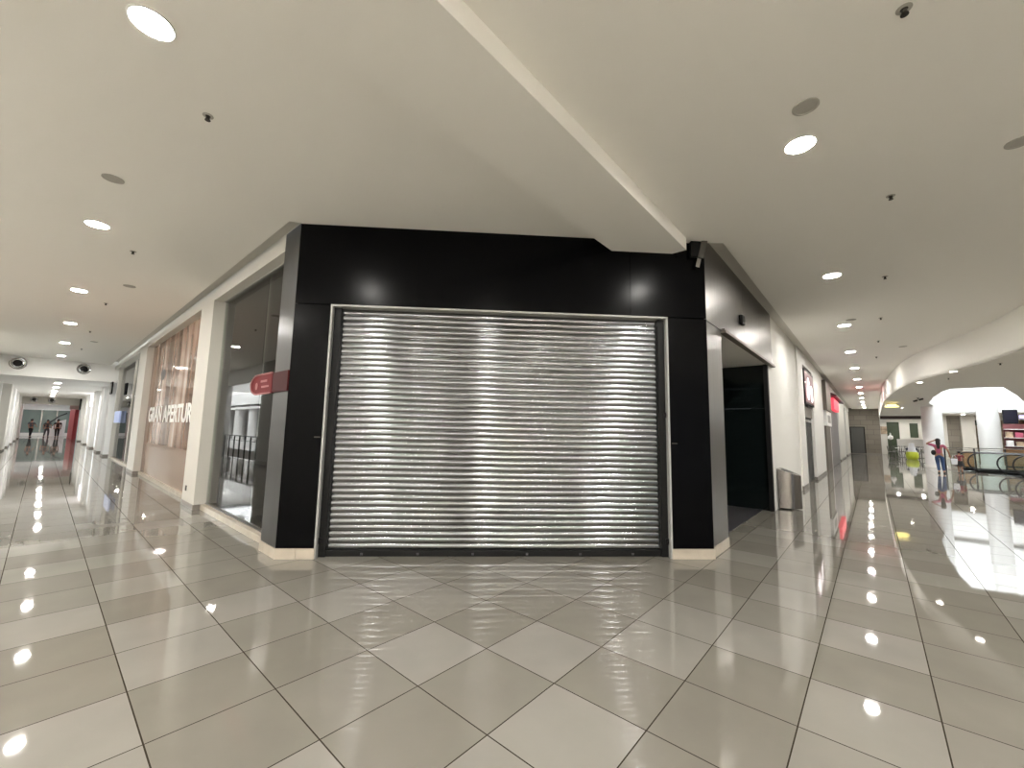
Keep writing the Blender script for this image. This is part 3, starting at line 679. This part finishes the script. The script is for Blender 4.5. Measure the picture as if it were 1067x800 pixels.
part('mullion', 'chrome', (-64.04, -64.0, -.6, -.5, .3, 2.7), (-64.04, -64.0, .5, .58, .3, 2.7), parent=we)
for i, x in enumerate([-52, -58, -62]): dup(d0, (x, -.1, 3.25), None, f'{ORD[i]} downlight in the end hall of the left corridor', 'end hall downlights')
st_ = thing('white_staircase', 'white sloping stair flank with dark rail at the far end of the left corridor', 'staircase', (-61.5, 1.2, 0))
b = MB(); b.prism([(-1.5, 0), (.0, 0), (.0, 1.75), (-.5, 1.55), (-1.5, .25)], -.6, .0, 'x'); b.build('flank', 'bright', st_)
MB().tube([(-.3, -1.5, 1.0), (-.3, -.5, 2.1), (-.3, 0, 2.4)], .06, 8).build('handrail', 'rubber', st_)

# ------------------------------------------------------------------ mall side opposite the left windows (seen in their reflections)
W('wall_south', 'white', (-15.6, 9, -5.0, -4.75, 0, H), (-15.6, -12.9, -5.0, -2.1, 0, H))
W('wall_south_pier', 'greywall', (-17.0, -15.6, -2.5, -2.1, 0, H), (-30.2, -22.6, -2.5, -2.1, 0, H))
W('baseboard_south', 'baseboard', (-17.01, -12.9, -2.12, -2.085, 0, .14), (-30.2, -22.59, -2.12, -2.085, 0, .14))
W('wall_south_header', 'white', (-22.6, -17.0, -2.5, -2.15, 3.55, H+.1))
W('wall_east_near', 'cream', (8.9, 9.1, -5.0, .6, 0, H))
W('floor_slab_edge', 'white', (-22.6, -17.0, -2.52, -2.42, -.4, -.001))
W('floor_lower', 'marble', (-50, -12, -14, -2.5, -4.1, -4.0))
W('floor_opposite', 'marble', (-50, -12, -14, -8.0, -.35, 0))
W('wall_opposite_edge', 'bright', (-50, -12, -8.0, -7.9, -.6, .25))
W('wall_opposite_fascia', 'bright', (-50, -12, -8.4, -8.0, 3.3, 4.4), (-50, -12, -8.2, -7.95, 2.95, 3.15))
W('wall_opposite_shops', 'darkshop', (-50, -12, -12.1, -12, 0, 3.6))
W('wall_opposite_sides', 'white', (-50.1, -50, -14, -2.5, -4, 7), (-12, -11.9, -14, -5.0, -4, 7), (-50, -12, -12.2, -12.1, 3.4, 7), (-50, -24.4, -2.66, -2.52, 3.5, 7))
W('ceiling_opposite', 'white', (-50, -12, -12.1, -8.0, 3.3, 3.35))
W('window_atrium_roof', 'skylight2', (-48, -14, -12, -3.5, 7.0, 7.05))
for x in (-47, -43, -39, -35, -31, -27, -23, -19):
    c = setting('column', (x, -8.6, 0)); MB().lathe([(.5, 0), (.5, 3.4)], 28).build('shaft', 'bright', c, smooth=True)
sr = thing('balcony_railing', 'dark balcony railing opposite the left windows, seen in their reflections', 'railing', (-22.6, -2.36, 0))
part('top_rail', 'chrome', (0, 5.6, -.03, .03, 1.03, 1.08), (0, 5.6, -.015, .015, .82, .85), parent=sr)
for i in range(8): part('post', 'blackmetal', (i*.79-.04, i*.79+.04, -.02, .02, 0, 1.03), parent=sr)

# ------------------------------------------------------------------ people
def skin(name, nodes, edges, m, parent, sub=2, root=0):
    me = bpy.data.meshes.new(name); me.from_pydata([n[0] for n in nodes], edges, []); me.update()
    o = bpy.data.objects.new(name, me); COL.objects.link(o)
    md = o.modifiers.new('skin', 'SKIN'); md.use_smooth_shade = True
    sv = me.skin_vertices[0].data
    for i, n in enumerate(nodes):
        r = n[1]; sv[i].radius = (r, r) if not isinstance(r, tuple) else r
        sv[i].use_root = (i == root)
    sb = o.modifiers.new('sub', 'SUBSURF'); sb.levels = sub; sb.render_levels = sub
    bpy.context.view_layer.update()
    ev = bpy.data.meshes.new_from_object(o.evaluated_get(bpy.context.evaluated_depsgraph_get()))
    bpy.data.objects.remove(o)
    ev.materials.clear(); ev.materials.append(M[m])
    for p in ev.polygons: p.use_smooth = True
    q = bpy.data.objects.new(name, ev); COL.objects.link(q); q.parent = parent
    return q

def person(label, loc, rz, h, arms, legs, top, bottom, long_hair, skirt=False, group=None, lean=0):
    """arms: two (elbow, wrist) pairs; legs: two (knee, ankle) pairs; y is forward, x right, metres for a 1.6 m adult"""
    t = thing('person', label, 'person', loc, rz, group)
    k = h/1.6
    V = lambda p: (p[0]*k, p[1]*k, p[2]*k)
    pel, wai, che, nec = (0, 0, .86), (0, lean*.3, 1.0), (0, lean*.7, 1.2), (0, lean, 1.36)
    hd = (0, lean+.02, 1.50)
    nodes = [(V(pel), (.135*k, .095*k)), (V(wai), (.115*k, .085*k)), (V(che), (.135*k, .095*k)), (V(nec), .05*k), (V((hd[0], hd[1], hd[2]-.05)), .07*k), (V(hd), .082*k), (V((hd[0], hd[1], hd[2]+.06)), .062*k)]
    edges = [(0, 1), (1, 2), (2, 3), (3, 4), (4, 5), (5, 6)]
    shirt = [(V((pel[0], pel[1], .84)), (.148*k, .108*k)), (V(wai), (.132*k, .1*k)), (V(che), (.15*k, .108*k)), (V((0, lean*.9, 1.31)), .075*k)]
    se = [(0, 1), (1, 2), (2, 3)]
    for s, (el, wr) in zip((-1, 1), arms):
        shd = (s*.17, lean*.85, 1.30); el, wr = Vector(el), Vector(wr); d = (wr-el).normalized()
        i = len(nodes)
        nodes += [(V(shd), .052*k), (V(el), .040*k), (V(wr), .026*k), (V(wr+d*.06), (.036*k, .02*k))]
        edges += [(2, i), (i, i+1), (i+1, i+2), (i+2, i+3)]
        side = d.cross(Vector((0, 1, .2))).normalized(); palm = d.cross(side).normalized()
        base = len(nodes)-1
        for f, (off, ln) in enumerate([(-.026, .062), (-.009, .074), (.009, .070), (.026, .055)]):
            a = wr + d*.085 + side*off; j = len(nodes)
            nodes += [(V(a), .0095*k), (V(a+d*ln*.5+palm*.006), .0085*k), (V(a+d*ln*.85+palm*.026), .007*k)]
            edges += [(base, j), (j, j+1), (j+1, j+2)]
        a = wr + d*.03 + side*-.034; j = len(nodes)
        nodes += [(V(a), .011*k), (V(a+d*.035+side*-.02), .0095*k), (V(a+d*.06+side*-.022+palm*.012), .008*k)]
        edges += [(base, j), (j, j+1), (j+1, j+2)]
        j = len(shirt); mid = Vector(shd).lerp(el, .75)
        shirt += [(V(shd), .066*k), (V(mid), .056*k)]; se += [(2, j), (j, j+1)]
    tro = [(V((0, 0, .90)), (.145*k, .105*k)), (V((0, 0, .82)), (.15*k, .11*k))]; te = [(0, 1)]
    for s, (kn, an) in zip((-1, 1), legs):
        hip = (s*.085, 0, .80); kn, an = Vector(kn), Vector(an)
        i = len(nodes)
        nodes += [(V(hip), .085*k), (V(kn), .055*k), (V(an), .036*k), (V((an.x, an.y-.03, .035)), .036*k), (V((an.x+s*.01, an.y+.09, .03)), .036*k), (V((an.x+s*.015, an.y+.15, .025)), .026*k)]
        edges += [(0, i), (i, i+1), (i+1, i+2), (i+2, i+3), (i+3, i+4), (i+4, i+5)]
        j = len(tro)
        tro += [(V(hip), .098*k), (V(kn), .070*k), (V(kn.lerp(an, .9)), .055*k)]; te += [(1, j), (j, j+1), (j+1, j+2)]
        MB().ball(V((an.x+s*.008, an.y+.05, .035)), .048*k, .125*k, .042*k).build('shoe', 'blackcloth', t, smooth=True)
    skin('body', nodes, edges, 'skin', t)
    skin('top', shirt, se, top, t)
    if skirt:
        MB().lathe([(.15*k, .90*k), (.19*k, .75*k), (.26*k, .52*k), (.25*k, .52*k), (.14*k, .88*k)], 20).build('skirt', bottom, t, smooth=True)
    else:
        skin('trousers', tro, te, bottom, t)
    b = MB(); b.ball(V((hd[0], hd[1]-.018, hd[2]+.035)), .094*k, .10*k, .098*k)
    if long_hair:
        b.ball(V((hd[0], hd[1]-.075, hd[2]-.10)), .085*k, .05*k, .16*k).ball(V((hd[0], hd[1]-.10, hd[2]-.25)), .06*k, .035*k, .14*k)
    b.build('hair', 'hair', t, smooth=True)
    b = MB(); b.ball(V((hd[0], hd[1]+.088, hd[2]-.005)), .012*k, .018*k, .022*k)
    for s in (-1, 1): b.ball(V((hd[0]+s*.082, hd[1], hd[2])), .012*k, .02*k, .03*k)
    b.build('nose_and_ears', 'skin', t, smooth=True)
    b = MB()
    for s in (-1, 1): b.ball(V((hd[0]+s*.032, hd[1]+.076, hd[2]+.012)), .012*k, .006*k, .008*k)
    b.ball(V((hd[0], hd[1]+.078, hd[2]-.045)), .022*k, .006*k, .006*k)
    b.build('eyes_and_mouth', 'darkred', t, smooth=True)
    return t
away = -math.atan2(2.3, 27)
wo = person('woman in pink top and blue jeans raising one arm to her head near the walkways', (4.42, 26.75, 0), away, 1.56,
       [((-.40, .05, 1.36), (-.12, .10, 1.52)), ((.30, -.06, 1.08), (.34, .06, .86))], [((-.06, .06, .46), (-.04, -.02, .07)), ((.10, .02, .45), (.12, -.06, .07))], 'pink', 'jeans', True)
bg = MB(); bg.ball((-.17, -.06, .93), .085, .05, .12).build('shoulder_bag', 'blackcloth', wo, smooth=True)
wb = thing('carrier_bag', 'white carrier bag hanging from the hand of the woman in jeans', 'bag', (4.90, 26.9, .40), away)
b = MB(); b.prism([(-.09, .02), (.09, .02), (.11, .28), (-.11, .28)], -.05, .05, 'y'); b.build('bag_body', 'whitecloth', wb, bevel=.02)
MB().tube([(-.07, 0, .30), (-.03, 0, .43), (.03, 0, .43), (.07, 0, .30)], .008, 6).build('handle', 'whitecloth', wb)
person('child in red-pink top and black skirt standing by the walkway entrance', (5.15, 27.75, 0), away, 1.0,
       [((-.22, .04, 1.08), (-.16, .16, .92)), ((.22, .04, 1.08), (.18, .16, .92))], [((-.08, .02, .45), (-.08, -.02, .07)), ((.08, .02, .45), (.08, -.02, .07))], 'maroon', 'blackcloth', False, True)
SIDE = R(-80)
person('person in dark clothes striding at the far end of the left corridor', (-57.0, -.1, 0), SIDE, 1.65,
       [((-.22, .12, 1.08), (-.2, .25, .95)), ((.22, -.12, 1.08), (.2, -.18, .88))], [((-.08, .22, .47), (-.08, .22, .07)), ((.08, -.14, .47), (.08, -.34, .1))], 'greycloth', 'greycloth', False)
person('person in black standing beside the staircase in the far left corridor', (-56.0, .55, 0), R(90), 1.72,
       [((-.22, .02, 1.08), (-.2, .1, .86)), ((.22, .02, 1.08), (.2, .1, .86))], [((-.07, .03, .46), (-.06, 0, .07)), ((.08, .0, .46), (.08, -.02, .07))], 'blackcloth', 'blackcloth', False)
person('person in dark grey beside the white pillars at the far left', (-57.5, -1.1, 0), R(60), 1.7,
       [((-.22, .02, 1.08), (-.2, .1, .86)), ((.22, .1, 1.08), (.2, .25, .98))], [((-.07, .1, .46), (-.06, .08, .07)), ((.08, -.06, .46), (.08, -.14, .07))], 'greycloth', 'blackcloth', False)

# ------------------------------------------------------------------ world and camera
wd = bpy.data.worlds.new('world'); S.world = wd; wd.use_nodes = True
wd.node_tree.nodes['Background'].inputs[0].default_value = (.8, .85, .9, 1); wd.node_tree.nodes['Background'].inputs[1].default_value = .25
cam = bpy.data.cameras.new('camera'); co = bpy.data.objects.new('camera', cam); COL.objects.link(co); S.camera = co
F = 427.0; cam.sensor_fit = 'HORIZONTAL'; cam.sensor_width = 36; cam.lens = 36*F/1067; cam.clip_end = 300; cam.clip_start = .05
yaw, pitch, roll = .7209742, .1115382, .0197984
f = Vector((-sin(yaw), cos(yaw), 0)); r = Vector((cos(yaw), sin(yaw), 0)); u = Vector((0, 0, 1))
f2 = f*cos(pitch)+u*sin(pitch); u2 = -f*sin(pitch)+u*cos(pitch)
r3 = r*cos(roll)+u2*sin(roll); u3 = -r*sin(roll)+u2*cos(roll)
mw = Matrix((r3, u3, -f2)).transposed().to_4x4(); mw.translation = Vector((2.2042, -.4842, 1.5806)); co.matrix_world = mw
vs = S.view_settings; vs.view_transform = 'Standard'; vs.look = 'None'; vs.gamma = 1; vs.use_curve_mapping = False; vs.exposure = 1.0
S.display_settings.display_device = 'sRGB'
cy = S.cycles
cy.use_denoising = True; cy.max_bounces = 10; cy.diffuse_bounces = 5; cy.glossy_bounces = 5; cy.transparent_max_bounces = 12
cy.sample_clamp_indirect = 150; cy.caustics_reflective = False; cy.caustics_refractive = False
